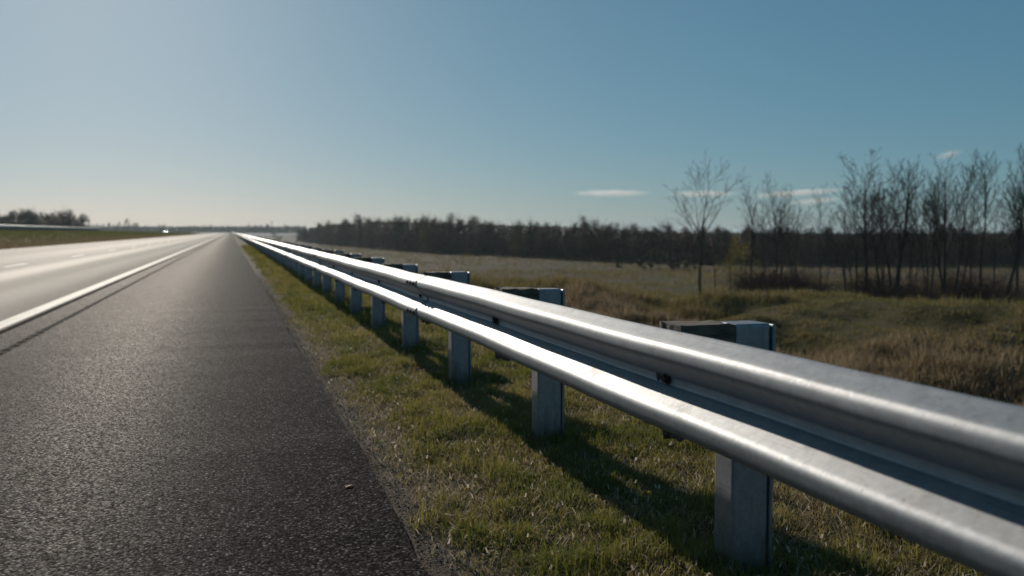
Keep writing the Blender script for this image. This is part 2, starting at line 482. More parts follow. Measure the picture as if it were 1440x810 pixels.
rail = empty("guardrail", (1.28, 0, 0))
tag(rail, "galvanised steel W-beam guardrail on steel posts along the right shoulder", "guardrail")
SP, P0 = 1.89, 2.53
JOINT0 = 6.08 - 7.62
bolt_me = hexbolt("splice_bolt", .011, .010)
pbolt_me = hexbolt("post_bolt", .015, .014)
bm = bmesh.new(); bmesh.ops.create_cone(bm, cap_ends=True, segments=16, radius1=.013, radius2=.012, depth=.006, matrix=Matrix.Rotation(R(90), 4, 'Y'))
for v in bm.verts: v.co.z *= 1.7
slot_me = bpy.data.meshes.new("bolt_slot"); bm.to_mesh(slot_me); bm.free(); slot_me.materials.append(M_RUST)
far_beam = None
NB = 100
for k in range(NB):
    y0 = JOINT0 - 7.62 + k * 7.62
    if y0 + 8 < -3: pass
    lod = 0 if k < 9 else 1
    if lod == 0:
        o = link("rail_beam", beam_mesh("rail_beam", 7.92, y0, 0, k), rail, (0, 0, RAILZ))
    else:
        if far_beam is None: far_beam = beam_mesh("rail_beam", 7.92, 0, 1, 3)
        o = link("rail_beam", far_beam, rail, (0, y0, RAILZ))
    if 1 <= k <= 6:
        for zz, xx in ((.099, -.0865), (-.099, -.0865)):
            for j in range(3):
                bo = link("splice_bolt", bolt_me, o, (xx - .009, (y0 if lod == 0 else 0) + .045 + j * .108, zz))
yend = JOINT0 - 7.62 + NB * 7.62
V, F = [], []
for x, z in PROF: V.append((x, yend, z)); V.append((x, 2400, z))
for i in range(len(PROF) - 1): F.append((2 * i, 2 * i + 2, 2 * i + 3, 2 * i + 1))
o = link("rail_beam", mesh_lists("far_rail_beam", V, F, M_GALV, True), rail, (-.004, 0, RAILZ)); o["kind"] = "stuff"

def post_bm():
    bm = bmesh.new()
    # closed road-side channel with a rear flange lip
    bm_box(bm, .200, .328, -.058, .058, -1.0, .775, .010, 3)
    bm_box(bm, .3285, .3405, -.066, .066, -1.0, .772, .003, 1)
    return bm
def block_bm(seed):
    rr = random.Random(seed)
    bm = bmesh.new()
    bm_box(bm, .004, .197, -.072, .072, .425, .778, .0)
    bmesh.ops.subdivide_edges(bm, edges=bm.edges[:], cuts=5, use_grid_fill=True)
    for v in bm.verts:
        e = (abs(v.co.x - .1) > .09) + (abs(v.co.y) > .068) + (abs(v.co.z - .60) > .172)
        amp = .0015 if e < 2 else .006
        v.co += Vector((rr.uniform(-.5, 1) * amp if v.co.x < .1 else rr.uniform(-1, 0) * amp, rr.uniform(-1, 1) * amp, rr.uniform(-1, .7) * amp))
        if v.co.z < .45: v.co.z += rr.uniform(-.012, .03)
    return bm
post_me = None; block_mes = []
for s in range(4):
    me = bpy.data.meshes.new("blockout"); b = block_bm(s); b.to_mesh(me); b.free(); me.materials.append(M_BLOCK); block_mes.append(me)
pm = bpy.data.meshes.new("post"); b = post_bm(); b.to_mesh(pm); b.free(); pm.materials.append(M_POST)
for k in range(-1, 99):
    y = P0 + SP * k
    dz = random.uniform(-.012, .012) if k > 0 else 0
    po = link("post", pm, rail, (0, y, dz)); po.rotation_euler = (random.uniform(-.012, .012), random.uniform(-.01, .01), random.uniform(-.03, .03)) if k > 0 else (0, 0, 0)
    bo = link("blockout", block_mes[k % 4], rail, (0, y, dz * .5))
    if -1 <= k < 16:
        link("post_bolt", pbolt_me, rail, (-.009, y - .022, RAILZ + .004))
        link("bolt_slot", slot_me, rail, (-.0085, y + .040, RAILZ + .008))
def many_boxes(spec, n0, n1, step):
    V, F = [], []
    for k in range(n0, n1):
        y = P0 + SP * k
        x0, x1, hy, z0, z1 = spec
        n = len(V)
        V += [(x, yy, z) for x in (x0, x1) for yy in (y - hy, y + hy) for z in (z0, z1)]
        F += [(n, n + 1, n + 3, n + 2), (n + 4, n + 6, n + 7, n + 5), (n, n + 4, n + 5, n + 1), (n + 2, n + 3, n + 7, n + 6), (n + 1, n + 5, n + 7, n + 3)]
    return V, F
o = link("post", mesh_lists("far_posts", *many_boxes((.2, .34, .058, -.5, .8), 99, 700, 1), M_POST), rail); o["kind"] = "stuff"
o = link("blockout", mesh_lists("far_blockouts", *many_boxes((.004, .197, .07, .43, .8), 99, 700, 1), M_BLOCK), rail); o["kind"] = "stuff"

# second, far rail on the berm left of the road
lr = empty("guardrail", (-19.2, 0, 0))
tag(lr, "distant grey guardrail along the top of the grass berm left of the road", "guardrail")
LB = beam_mesh("rail_beam", 7.62, 0, 1, 2, -1)
for k in range(11):
    y0 = 69 + 7.62 * k
    g = Hs(-19.2, y0 + 3.8)
    o = link("rail_beam", LB, lr, (0, y0, g + .40)); o.rotation_euler = (0, 0, 0)
    for j in range(4):
        yy = y0 + .95 + j * 1.905
        bm = bmesh.new(); bm_box(bm, -.16, -.01, -.05, .05, -.4, .62, .006, 1)
        o = bm_obj("post", bm, M_POST, lr); o.location = (0, yy, Hs(-19.2, yy) - .02)
bm = bmesh.new(); bm_box(bm, .01, .10, -.25, .05, .16, .60, .04, 2)
o = bm_obj("end_terminal", bm, M_GALV, lr); o.location = (0, 69 + 7.62 * 11 + .28, Hs(-19.2, 153))

# ------------------------------------------------------------------ vegetation meshes
def blades(name, X, Y, Z, hgt, wid, tint, mat, lean=.5, curl=.35, flat=False):
    n = len(X)
    az = rng.uniform(0, 2 * np.pi, n); la = rng.uniform(0, 2 * np.pi, n)
    ln = rng.uniform(.9, 1.0, n) if flat else lean * rng.beta(1.6, 2.0, n) * 1.6
    dx, dy = np.cos(la) * ln, np.sin(la) * ln
    wx, wy = np.cos(az) * wid * .5, np.sin(az) * wid * .5
    up = np.sqrt(np.clip(1 - np.minimum(ln, .98) ** 2, .02, 1)) if flat else np.sqrt(np.clip(1 - np.minimum(ln, .93) ** 2, .1, 1))
    m = .55
    mx, my, mz = X + dx * hgt * m * .7, Y + dy * hgt * m * .7, Z + hgt * m * (.25 + .75 * up)
    tx, ty, tz = X + dx * hgt * (1 + curl * .3), Y + dy * hgt * (1 + curl * .3), Z + hgt * np.clip(up * 1.0 - curl * ln * .4, .04 if flat else .12, 1)
    zz = Z - .012
    V = np.stack([np.stack([X - wx, Y - wy, zz], -1), np.stack([X + wx, Y + wy, zz], -1),
                  np.stack([mx + wx * .8, my + wy * .8, mz], -1), np.stack([mx - wx * .8, my - wy * .8, mz], -1),
                  np.stack([tx, ty, tz], -1)], 1).reshape(-1, 3)
    b = np.arange(n)[:, None] * 5
    L = (b + np.array([[0, 1, 2, 3, 3, 2, 4]])).ravel()
    st = (np.arange(n)[:, None] * 7 + np.array([[0, 4]])).ravel()
    tot = np.tile([4, 3], n)
    me = mesh_np(name, V, L, st, tot, mat)
    a = me.attributes.new("tint", 'FLOAT', 'POINT')
    a.data.foreach_set("value", np.repeat(tint, 5).astype(np.float32))
    return me

def joined(name, mes, mat):
    """several numpy meshes as one object (a bmesh-free join)"""
    Vs, Ls, Ss, Ts, As = [], [], [], [], []; vo = lo = 0
    for me in mes:
        nv, nl, npol = len(me.vertices), len(me.loops), len(me.polygons)
        v = np.empty(nv * 3, np.float32); me.vertices.foreach_get("co", v)
        l_ = np.empty(nl, np.int32); me.loops.foreach_get("vertex_index", l_)
        s_ = np.empty(npol, np.int32); me.polygons.foreach_get("loop_start", s_)
        t_ = np.empty(npol, np.int32); me.polygons.foreach_get("loop_total", t_)
        a_ = np.empty(nv, np.float32); me.attributes["tint"].data.foreach_get("value", a_)
        Vs.append(v.reshape(-1, 3)); Ls.append(l_ + vo); Ss.append(s_ + lo); Ts.append(t_); As.append(a_)
        vo += nv; lo += nl; bpy.data.meshes.remove(me)
    me = mesh_np(name, np.concatenate(Vs), np.concatenate(Ls), np.concatenate(Ss), np.concatenate(Ts), mat)
    me.attributes.new("tint", 'FLOAT', 'POINT').data.foreach_set("value", np.concatenate(As))
    return me
M_GRASS = mat_blade("grass_blades", [(0, (.115, .130, .024)), (.28, (.20, .186, .040)), (.48, (.27, .225, .066)), (.7, (.25, .185, .09)), (.9, (.36, .28, .18)), (1, (.52, .45, .36))], .48)
M_DRY = mat_blade("dry_grass", [(0, (.095, .105, .026)), (.35, (.150, .138, .040)), (.6, (.19, .145, .065)), (.85, (.24, .175, .105)), (1, (.33, .25, .165))], .45)

def scatter(n, x0, x1, y0, y1):
    return rng.uniform(x0, x1, n), rng.uniform(y0, y1, n)

def near_grass(n, x0, x1, y0, y1, hs, ws, name):
    X, Y = scatter(n, x0, x1, y0, y1)
    edge = .75 + .30 * (fbm(X, Y, .55, 11, 3) - .5) * 2
    cl = fbm(X, Y, .16, 12, 2); patch = fbm(X, Y, .7, 13, 3)
    keep = (X > edge + rng.uniform(0, .16, n)) & (rng.uniform(0, 1, n) < .35 + 1.1 * cl)
    keep |= (X > .68) & (rng.uniform(0, 1, n) < .05)
    X, Y, cl, patch = X[keep], Y[keep], cl[keep], patch[keep]
    n = len(X)
    h = hs * (.22 + 1.9 * cl ** 2) * rng.uniform(.4, 1.3, n) * (.6 + .8 * patch)
    t = np.clip(.07 + 1.2 * (patch - .30) + .45 * (.5 - cl) + rng.normal(0, .16, n), 0, .9)
    st = rng.uniform(0, 1, n) < .035
    t[st] = rng.uniform(.78, 1.0, st.sum())
    h[st] *= rng.uniform(.3, .9, st.sum()); h *= 1 - .35 * sstep(.4, .75, t)
    return blades(name, X, Y, H(X, Y), h, ws * rng.uniform(.6, 1.4, n), t, M_GRASS, .85, .6)

g = [near_grass(230000, .62, 2.9, 1.3, 8, .074, .0034, "grass"),
     near_grass(90000, 2.9, 6.0, .6, 9, .10, .0055, "grass"),
     near_grass(130000, .62, 4.5, 8, 24, .095, .0075, "grass"),
     near_grass(60000, .62, 3.5, 24, 75, .13, .018, "grass")]
stuff(link("grass", joined("grass", g, M_GRASS)), "short green and straw coloured grass on the verge under the guardrail", "grass")

n = 60000
X = rng.uniform(.70, 3.4, n); Y = 1.3 + 12 * rng.beta(1.0, 1.8, n)
m_ = rng.uniform(0, 1, n) < .25 + .9 * fbm(X, Y, .5, 19, 3); X, Y = X[m_], Y[m_]; n = len(X)
me = blades("thatch", X, Y, H(X, Y) + rng.uniform(.004, .028, n), rng.uniform(.025, .09, n), rng.uniform(.002, .0045, n), np.clip(.72 + rng.normal(0, .17, n), .4, 1), M_GRASS, 1.0, .25, True)
n = 2200
X = rng.uniform(.62, 3.2, n); Y = 1.3 + 10 * rng.beta(1.0, 1.8, n)
flk = blades("flecks", X, Y, H(X, Y) + rng.uniform(.012, .055, n), rng.uniform(.008, .026, n), rng.uniform(.004, .010, n), np.clip(.97 + rng.normal(0, .08, n), .8, 1), M_GRASS, 1.0, .2, True)
me = joined("dead_thatch", [me, flk], M_GRASS)
stuff(link("dead_thatch", me), "matted brown dead stems lying between the green grass of the verge", "thatch")
# tall dry grass on the bank beyond the rail and thinner out on the field
def bank_grass(n, x0, x1, y0, y1, hs, ws, cond=None):
    X, Y = scatter(n, x0, x1, y0, y1)
    u = crest_u(X, Y)
    big = fbm(X, Y, 3.2, 31, 3); cl = fbm(X, Y, .7, 32, 2)
    keep = rng.uniform(0, 1, n) < .30 + 1.3 * cl * (.4 + big)
    keep &= H(X, Y) < 0.02
    if cond is not None: keep &= cond(X, Y, u)
    X, Y, big, cl, u = X[keep], Y[keep], big[keep], cl[keep], u[keep]
    n = len(X)
    tall = sstep(.42, .68, big)
    h = hs * (.30 + 1.25 * tall) * (.35 + 1.3 * cl) * rng.uniform(.5, 1.3, n) * (1 - .35 * sstep(-3.5, -1, u) * (1 - sstep(3, 8, u)))
    face = sstep(2.5, 7, -u)
    t = np.clip(.20 + .34 * face + .75 * (big - .25) + .25 * (cl - .5) + .06 * sstep(4, 14, u) + rng.normal(0, .14, n), 0, 1)
    return blades("bank", X, Y, H(X, Y), h, ws * rng.uniform(.6, 1.4, n), t, M_DRY, .6)
def infront(X, Y, u): return u < 14
bg_ = [bank_grass(140000, 9, 36, 8, 48, .17, .016, lambda X, Y, u: (u > -7) & (u < 7)),
       bank_grass(200000, 4.0, 14, .5, 26, .20, .010, infront),
       bank_grass(280000, 10, 40, 2, 45, .26, .017, infront),
       bank_grass(60000, 4.0, 14, 26, 75, .26, .028, infront),
       bank_grass(90000, 10, 150, 60, 420, .34, .13, lambda X, Y, u: (u > 60) & (u < 190)),
       bank_grass(110000, 8, 90, 20, 130, .30, .05, lambda X, Y, u: (u > 12) & (u < 90))]
stuff(link("dry_grass", joined("dry_grass", bg_, M_DRY)), "tufted dry and olive grass on the bumpy bank beyond the guardrail", "dry grass")
# berm on the left
X, Y = scatter(150000, -23, -13.2, 0, 1); Y = 30 + 420 * Y ** 1.8
patch = fbm(X, Y, 1.5, 81, 3)
lowb = 1 - sstep(14.2, 16.6, -X + 1.2 * (patch - .5))
me = blades("berm_grass", X, Y, H(X, Y), .13 * (.5 + patch) * rng.uniform(.6, 1.3, len(X)), (.02 + Y * .0003), np.clip(.12 + .5 * (patch - .3) + .5 * lowb + rng.normal(0, .1, len(X)), 0, .8), M_DRY, .55)
stuff(link("berm_grass", me), "mown grass on the low berm left of the road, brown at its foot", "grass")

# gravel on the pavement's edge
def rocks(n):
    base = np.array([(1, 0, 0), (-1, 0, 0), (0, 1, 0), (0, -1, 0), (0, 0, 1), (0, 0, -1)], float)
    tri = np.array([(0, 2, 4), (2, 1, 4), (1, 3, 4), (3, 0, 4), (2, 0, 5), (1, 2, 5), (3, 1, 5), (0, 3, 5)])
    Y = 1.2 + 26 * rng.beta(1.0, 2.6, n); X = .585 + np.abs(rng.normal(0, .17, n)) + .02 * (fbm(Y, Y * 0, .5, 71, 3) - .5)
    s = .0022 + .0055 * rng.beta(1.1, 5, n) ; s *= 1 + Y / 22
    V = base[None] * s[:, None, None] * rng.uniform(.6, 1.3, (n, 6, 1)) * np.array([1, 1, .7])
    a = rng.uniform(0, 6.28, n); c, s_ = np.cos(a)[:, None], np.sin(a)[:, None]
    V = np.stack([V[..., 0] * c - V[..., 1] * s_, V[..., 0] * s_ + V[..., 1] * c, V[..., 2]], -1)
    V += np.stack([X, Y, H(X, Y) + s * .25], -1)[:, None]
    T = (np.arange(n)[:, None, None] * 6 + tri[None]).reshape(-1, 3)
    return mesh_np("gravel", V.reshape(-1, 3), T.ravel(), np.arange(len(T)) * 3, np.full(len(T), 3), M_STONE)
stuff(link("gravel", rocks(12000)), "loose gravel and grit along the pavement edge", "gravel")
# flattened straw litter
n = 2600
Y = 1.4 + 16 * rng.beta(1.0, 2.4, n); X = .62 + np.abs(rng.normal(0, .33, n))
me = blades("straw", X, Y, H(X, Y) + .016, rng.uniform(.02, .075, n), np.full(n, .0026), rng.uniform(.55, 1, n), M_GRASS, .98, .1, True)
stuff(link("straw_litter", me), "pale dead straw lying on the gravel edge", "straw")

# ------------------------------------------------------------------ trees
def tube(V, F, p0, p1, r0, r1, sides=4):
    d = (p1 - p0)
    if d.length < 1e-6: return
    d.normalize()
    a = d.orthogonal().normalized(); b = d.cross(a)
    n = len(V)
    for p, r in ((p0, r0), (p1, r1)):
        for i in range(sides):
            t = 2 * math.pi * i / sides
            V.append(p + a * (r * math.cos(t)) + b * (r * math.sin(t)))
    for i in range(sides):
        j = (i + 1) % sides
        F.append((n + i, n + j, n + sides + j, n + sides + i))

def rot_about(d, axis_, ang):
    return Matrix.Rotation(ang, 3, axis_) @ d

def limb(rr, V, F, p, d, length, r, level, maxl, P):
    nseg = max(3, int(length / P['seg']))
    step = length / nseg
    az = rr.uniform(0, 6.28)
    for i in range(nseg):
        f = i / nseg
        r0 = r * (1 - f * P['taper']); r1 = r * (1 - (i + 1) / nseg * P['taper'])
        d = (d + Vector((rr.gauss(0, P['wob']), rr.gauss(0, P['wob']), P['up'] * (1 if level else .3)))).normalized()
        q = p + d * step
        tube(V, F, p, q, max(r0, P['rmin']), max(r1, P['rmin']), 6 if level == 0 else (4 if level == 1 else 3))
        if level < maxl and f >= P['bare'][level]:
            for _ in range(P['kids'][level]):
                if rr.random() < P['prob'][level]:
                    az += 2.4 + rr.uniform(-.5, .5)
                    ang = R(rr.uniform(*P['ang'][level]))
                    ax = rot_about(d.orthogonal().normalized(), d, az)
                    cd = rot_about(d, ax, ang)
                    cl = length * P['ratio'][level] * (1.05 - f * P['fall']) * rr.uniform(.6, 1.15)
                    limb(rr, V, F, q, cd, cl, r1 * rr.uniform(.45, .68), level + 1, maxl, P)
        p = q

BASEP = dict(seg=.45, taper=.82, wob=.055, up=.035, rmin=.0065, bare=(.38, .2, .15), kids=(1, 1, 1), prob=(.95, .85, .8), ang=((22, 45), (25, 50), (25, 55)), ratio=(.42, .5, .5), fall=.55)
def bare_tree_mesh(seed, h, r, stems=1, **kw):
    P = dict(BASEP); P.update(kw)
    rr = random.Random(seed); V, F = [], []
    for s in range(stems):
        d = Vector((rr.gauss(0, .06 + .05 * (s > 0)), rr.gauss(0, .06), 1)).normalized()
        o = Vector((rr.gauss(0, .12 * (s > 0)), rr.gauss(0, .12 * (s > 0)), -.15))
        limb(rr, V, F, o, d, h * (1 if s == 0 else rr.uniform(.7, .95)), r * (1 if s == 0 else .7), 0, 3, P)
    return V, F

def split_tree(root, V, F, mat, frac_faces):
    """trunk = the first tube run(s), crown = the rest"""
    pass

def leaf_faces(rr, n, centre_fn, size):
    """n small triangles / quads spread through a volume"""
    V, F, T = [], [], []
    for i in range(n):
        c, t = centre_fn()
        a = Vector((rr.gauss(0, 1), rr.gauss(0, 1), rr.gauss(0, 1))).normalized(); b = a.orthogonal().normalized()
        b = Matrix.Rotation(rr.uniform(0, 6.28), 3, a) @ b
        e = a.cross(b); s = size * rr.uniform(.5, 1.3)
        k = len(V)
        V += [c - b * s, c + e * s * .5, c + b * s, c - e * s * .5]
        F.append((k, k + 1, k + 2, k + 3)); T += [t] * 4
    return V, F, T

def tint_mesh(name, V, F, T, mat):
    me = mesh_lists(name, V, F, mat)
    me.attributes.new("tint", 'FLOAT', 'POINT').data.foreach_set("value", np.array(T, np.float32))
    return me

M_WOOD = [mat_blade("wood_crown_brown", [(0, (.034, .026, .019)), (.5, (.064, .048, .033)), (1, (.125, .088, .054))], .2, .03),
          mat_blade("wood_crown_olive", [(0, (.032, .031, .014)), (.5, (.066, .058, .022)), (1, (.14, .112, .040))], .2, .03),
          mat_blade("wood_crown_russet", [(0, (.046, .026, .019)), (.5, (.090, .048, .034)), (1, (.16, .086, .054))], .2, .03),
          mat_blade("wood_crown_evergreen", [(0, (.012, .020, .010)), (.5, (.022, .034, .014)), (1, (.040, .056, .022))], .08, .03)]

def bare_tree(px, depth, h, r, seed, label, stems=1, rz=0.0, name="bare_tree", clumps=0, **kw):
    x, y = at(px, depth)
    root = empty(name, (x, y, Hs(x, y)), rz)
    P = dict(BASEP); P.update(kw); rr = random.Random(seed)
    TV, TF, CV, CF = [], [], [], []
    for s in range(stems):
        d = Vector((rr.gauss(0, .03 + .09 * (s > 0)), rr.gauss(0, .03 + .05 * (s > 0)), 1)).normalized()
        p = Vector((rr.uniform(-1, 1) * r if s else 0, rr.uniform(-1, 1) * r if s else 0, -.2))
        L = h * (1 if s == 0 else rr.uniform(.72, .97)); r_ = 1.3 * r * (1 if s == 0 else rr.uniform(.6, .85))
        nseg = int(L / P['seg']); step = L / nseg; az = rr.uniform(0, 6.28)
        for i in range(nseg):
            f = i / nseg
            r0 = r_ * (1 - f * .9); r1 = r_ * (1 - (i + 1) / nseg * .9)
            d = (d + Vector((rr.gauss(0, P['wob'] * .8), rr.gauss(0, P['wob'] * .8), .02))).normalized()
            q = p + d * step
            tube(TV, TF, p, q, max(r0, .008), max(r1, .008), 6)
            if f >= P['bare'][0]:
                for _ in range(P['kids'][0]):
                    if rr.random() < P['prob'][0]:
                        az += 2.4 + rr.uniform(-.6, .6)
                        cd = rot_about(d, rot_about(d.orthogonal().normalized(), d, az), R(rr.uniform(*P['ang'][0])))
                        cl = L * P['ratio'][0] * (1.0 - (f - P['bare'][0]) / (1 - P['bare'][0]) * P['fall']) * rr.uniform(.6, 1.15)
                        limb(rr, CV, CF, q, cd, cl, r1 * rr.uniform(.4, .62), 1, 3, P)
            p = q
    link("trunk", mesh_lists("trunk", TV, TF, M_BARK, True), root)
    link("crown", mesh_lists("crown", CV, CF, M_BARK, False), root)
    if clumps:
        pts = [v for v in CV if v.z > h * .72]
        if pts:
            base = [rr.choice(pts) for _ in range(16)]
            LV, LF, LT = leaf_faces(rr, clumps, lambda: (rr.choice(base) + Vector((rr.gauss(0, .13), rr.gauss(0, .13), rr.gauss(0, .12))), rr.random() * .4), .05)
            link("dead_leaves", tint_mesh("dead_leaves", LV, LF, LT, M_WOOD[0]), root)
    tag(root, label, "tree", "bare trees standing at the edge of the field")
    return root

WIDE = dict(seg=.27, wob=.035, rmin=.010, bare=(.40, .12, .1), ang=((30, 55), (25, 50), (25, 55)), ratio=(.50, .48, .5), prob=(.62, .85, .75), up=.05)
TALL = dict(seg=.26, wob=.034, rmin=.011, bare=(.36, .10, .08), ang=((15, 34), (18, 38), (22, 48)), ratio=(.40, .48, .52), prob=(.95, .98, .95), up=.05)
THIN = dict(seg=.25, wob=.034, rmin=.010, bare=(.40, .10, .08), ang=((18, 40), (22, 45), (22, 52)), ratio=(.33, .50, .52), prob=(.95, .9, .85), up=.045)
bare_tree(986, 66, 8.8, .10, 11, "lone bare tree with wide open branching crown, leftmost of the bare trees", rz=.4, **WIDE)
bare_tree(1007, 66.5, 4.2, .06, 12, "thin short leafless stem right beside the lone wide bare tree", **THIN)
bare_tree(1058, 70, 8.2, .10, 13, "narrow bare tree just right of the yellow-leaved sapling", **THIN)
bare_tree(1092, 68, 8.4, .08, 14, "many-stemmed bare tree with a narrow upswept fan of branches", stems=3, **THIN)
bare_tree(1118, 70, 6.8, .07, 15, "small pale bare tree close right of the upswept many-stemmed one", stems=2, **THIN)
bare_tree(1157, 74, 8.0, .06, 16, "solitary spindly bare sapling under the long cloud streak", stems=2, **THIN)
bare_tree(1221, 58, 8.3, .12, 17, "large bare tree with broad drooping crown and dark clumps at its top", rz=1.1, clumps=700, **dict(TALL, ratio=(.45, .5, .5), ang=((20, 44), (22, 45), (25, 50))))
bare_tree(1192, 60, 6.6, .07, 18, "lower bare tree leaning left beside the broad clumpy one", stems=2, **WIDE)
bare_tree(1262, 59, 8.7, .13, 19, "tallest bare tree with a full upright crown", stems=2, rz=2.0, **TALL)
bare_tree(1303, 61, 7.6, .07, 20, "slim shorter bare tree between two tall crowns", **THIN)
bare_tree(1330, 58, 8.8, .12, 21, "tall forked bare tree with twin leaders below the small tilted cloud", stems=2, rz=.7, **TALL)
bare_tree(1381, 58, 9.3, .09, 22, "tall slender bare tree with clean lower trunk near the right edge", **dict(THIN, bare=(.5, .15, .1)))
bare_tree(1397, 60, 6.5, .06, 23, "thin low bare tree beside the clean-trunked slender one", **THIN)
bare_tree(1416, 57, 8.9, .10, 24, "bare tree with a fine bushy crown, rightmost in the picture", **TALL)
bare_tree(1240, 60, 7.6, .07, 25, "thin bare tree between the clumpy crown and the tallest crown", **THIN)
bare_tree(1352, 62, 6.8, .06, 26, "thin bare tree close behind the twin leaders", stems=2, **THIN)
bare_tree(1456, 59, 8.4, .10, 27, "bare tree cut by the right edge of the picture", **TALL)
bare_tree(1280, 63, 6.2, .06, 28, "short many-stemmed bare tree at the foot of the tallest crown", stems=3, **THIN)

bare_tree(1310, 60, 7.9, .08, 31, "upright bare tree pressed close left of the forked twin leaders", stems=2, **TALL)
bare_tree(1345, 60, 8.6, .08, 32, "upright bare tree pressed close right of the forked twin leaders", **TALL)
bare_tree(1206, 61, 7.4, .07, 33, "thin bare tree inside the left side of the broad clumpy crown", stems=2, **TALL)
bare_tree(1434, 60, 8.0, .07, 34, "thin bare tree between the bushy crown and the picture's right edge", stems=2, **TALL)
bare_tree(1366, 63, 6.0, .05, 35, "low bare sapling left of the clean-trunked slender tree", stems=2, **THIN)
bare_tree(1244, 61, 8.2, .07, 36, "fine upright bare tree just left of the tallest crown", stems=2, **TALL)
bare_tree(1076, 71, 6.6, .05, 37, "faint slim bare tree between the two narrow trees behind the cloud streak", stems=2, **THIN)

def wood_tree_mesh(seed, kind, h=10.0, wide=.30, n=1500):
    """trunk mesh + crown mesh of a woodland tree 10 m tall"""
    rr = random.Random(seed)
    TV, TF = [], []
    P = dict(BASEP, seg=.9, wob=.06, rmin=.022, prob=(.9, .7, 0), bare=(.25, .2, 1), ratio=(.36, .5, .4))
    limb(rr, TV, TF, Vector((0, 0, -.3)), Vector((0, 0, 1)), h * .97, .15, 0, 2, P)
    lobes = []
    for i in range(46):
        f = rr.uniform(.03, .95)
        rad = h * wide * (1.0 - max(0, f - .35) ** 1.4 * 1.3) * rr.uniform(.2, 1.0)
        a = rr.uniform(0, 6.28)
        lobes.append((Vector((math.cos(a) * rad * .75, math.sin(a) * rad * .75, f * h)), h * rr.uniform(.035, .085), rr.uniform(-.3, .3)))
    def cen():
        c, r, t = rr.choice(lobes)
        v = Vector((rr.gauss(0, .55), rr.gauss(0, .55), rr.gauss(0, .75))) * r
        return c + v, min(1, max(0, .45 + t + rr.uniform(-.3, .3)))
    V, F, T = leaf_faces(rr, int(n * 1.7), cen, .135)
    # fine twigs poking out of the top
    for i in range(260):
        c, t = cen(); d = Vector((rr.gauss(0, .35), rr.gauss(0, .35), 1)).normalized(); L = rr.uniform(.5, 1.3)
        k = len(V); o = Vector((.02, .01, 0))
        V += [c - o, c + o, c + d * L]; F.append((k, k + 1, k + 2)); T += [.3] * 3
    return mesh_lists("trunk", TV, TF, M_BARKFAR), tint_mesh("crown", V, F, T, M_WOOD[kind])

WT = [wood_tree_mesh(100 + i, k, wide=w_, n=n_) for i, (k, w_, n_) in enumerate([(0, .30, 1700), (0, .26, 1300), (1, .32, 1700), (1, .25, 1400), (2, .30, 1500), (3, .28, 1900), (0, .34, 1800)])]
def wood_tree(px, depth, height, var, label, group, name="woodland_tree", zb=None):
    x, y = at(px, depth)
    root = empty(name, (x, y, Hs(x, y) if zb is None else zb), random.uniform(0, 6.28))
    s = height / 10.0
    root.scale = (s * random.uniform(.9, 1.15), s * random.uniform(.9, 1.15), s)
    link("trunk", WT[var][0], root); link("crown", WT[var][1], root)
    tag(root, label, "tree", group)
    return root

KL = {0: "brown leafless tree", 1: "brown leafless tree", 2: "olive leaved tree", 3: "olive leaved tree", 4: "russet tree", 5: "dark evergreen tree", 6: "brown leafless tree"}
edge_pts = [(405, 600, 8.6), (425, 564, 9.2), (470, 416, 11.6), (520, 343, 11.8), (600, 263, 10.6), (700, 232, 9.4), (800, 197, 8.4), (900, 182, 7.4), (1000, 176, 7.2), (1100, 172, 7.0), (1250, 172, 7.0), (1480, 172, 7.0)]
def edge(px):
    for (a, d0, h0), (b, d1, h1) in zip(edge_pts, edge_pts[1:]):
        if a <= px <= b:
            t = (px - a) / (b - a); return 1 / ((1 - t) / d0 + t / d1), h0 + t * (h1 - h0)
    return edge_pts[-1][1:]
px = 428.0
while px < 1475:
    d, h = edge(px)
    hv = .86 + .20 * float(vnoise(np.array([px / 60.0]), np.array([3.3]), 1.0, 5)[0]) + .12 * random.random() ** 2
    for row in range(3):
        var = random.choice([0, 0, 1, 2, 2, 3, 4, 5, 6]) if px < 760 else random.choice([0, 0, 1, 6, 6, 2, 4, 5, 1])
        dd = d * (1 + .045 * row) + random.uniform(-3, 3)
        wood_tree(px + random.uniform(-8, 8), dd, h * hv * random.uniform(.84, 1.08) * (1 + .02 * row), var,
                  f"{KL[var]} in the dense wood along the far side of the field", "trees of the far wood")
    px += 13.5 * (200 / d) ** .35
# dense understorey of the wood: nobody could count it
rr = random.Random(5)
V, F, T = [], [], []
for i in range(52000):
    px = rr.uniform(424, 1480); d, h = edge(px); d = d * rr.uniform(.99, 1.16)
    x, y = at(px, d); s = d / 210
    c = Vector((x, y, Hs(x, y) + h * .86 * rr.random() ** 1.1))
    a = Vector((rr.gauss(0, 1), rr.gauss(0, 1), rr.gauss(0, .6))).normalized(); b = a.orthogonal().normalized(); e = a.cross(b)
    z = .21 * s * rr.uniform(.5, 1.4); k = len(V)
    V += [c - b * z, c + e * z, c + b * z, c - e * z]; F.append((k, k + 1, k + 2, k + 3)); T += [rr.uniform(.1, 1)] * 4
o = link("understorey", tint_mesh("understorey", V, F, T, M_WOOD[0]))
stuff(o, "dark tangled undergrowth filling the far wood below its crowns", "undergrowth")

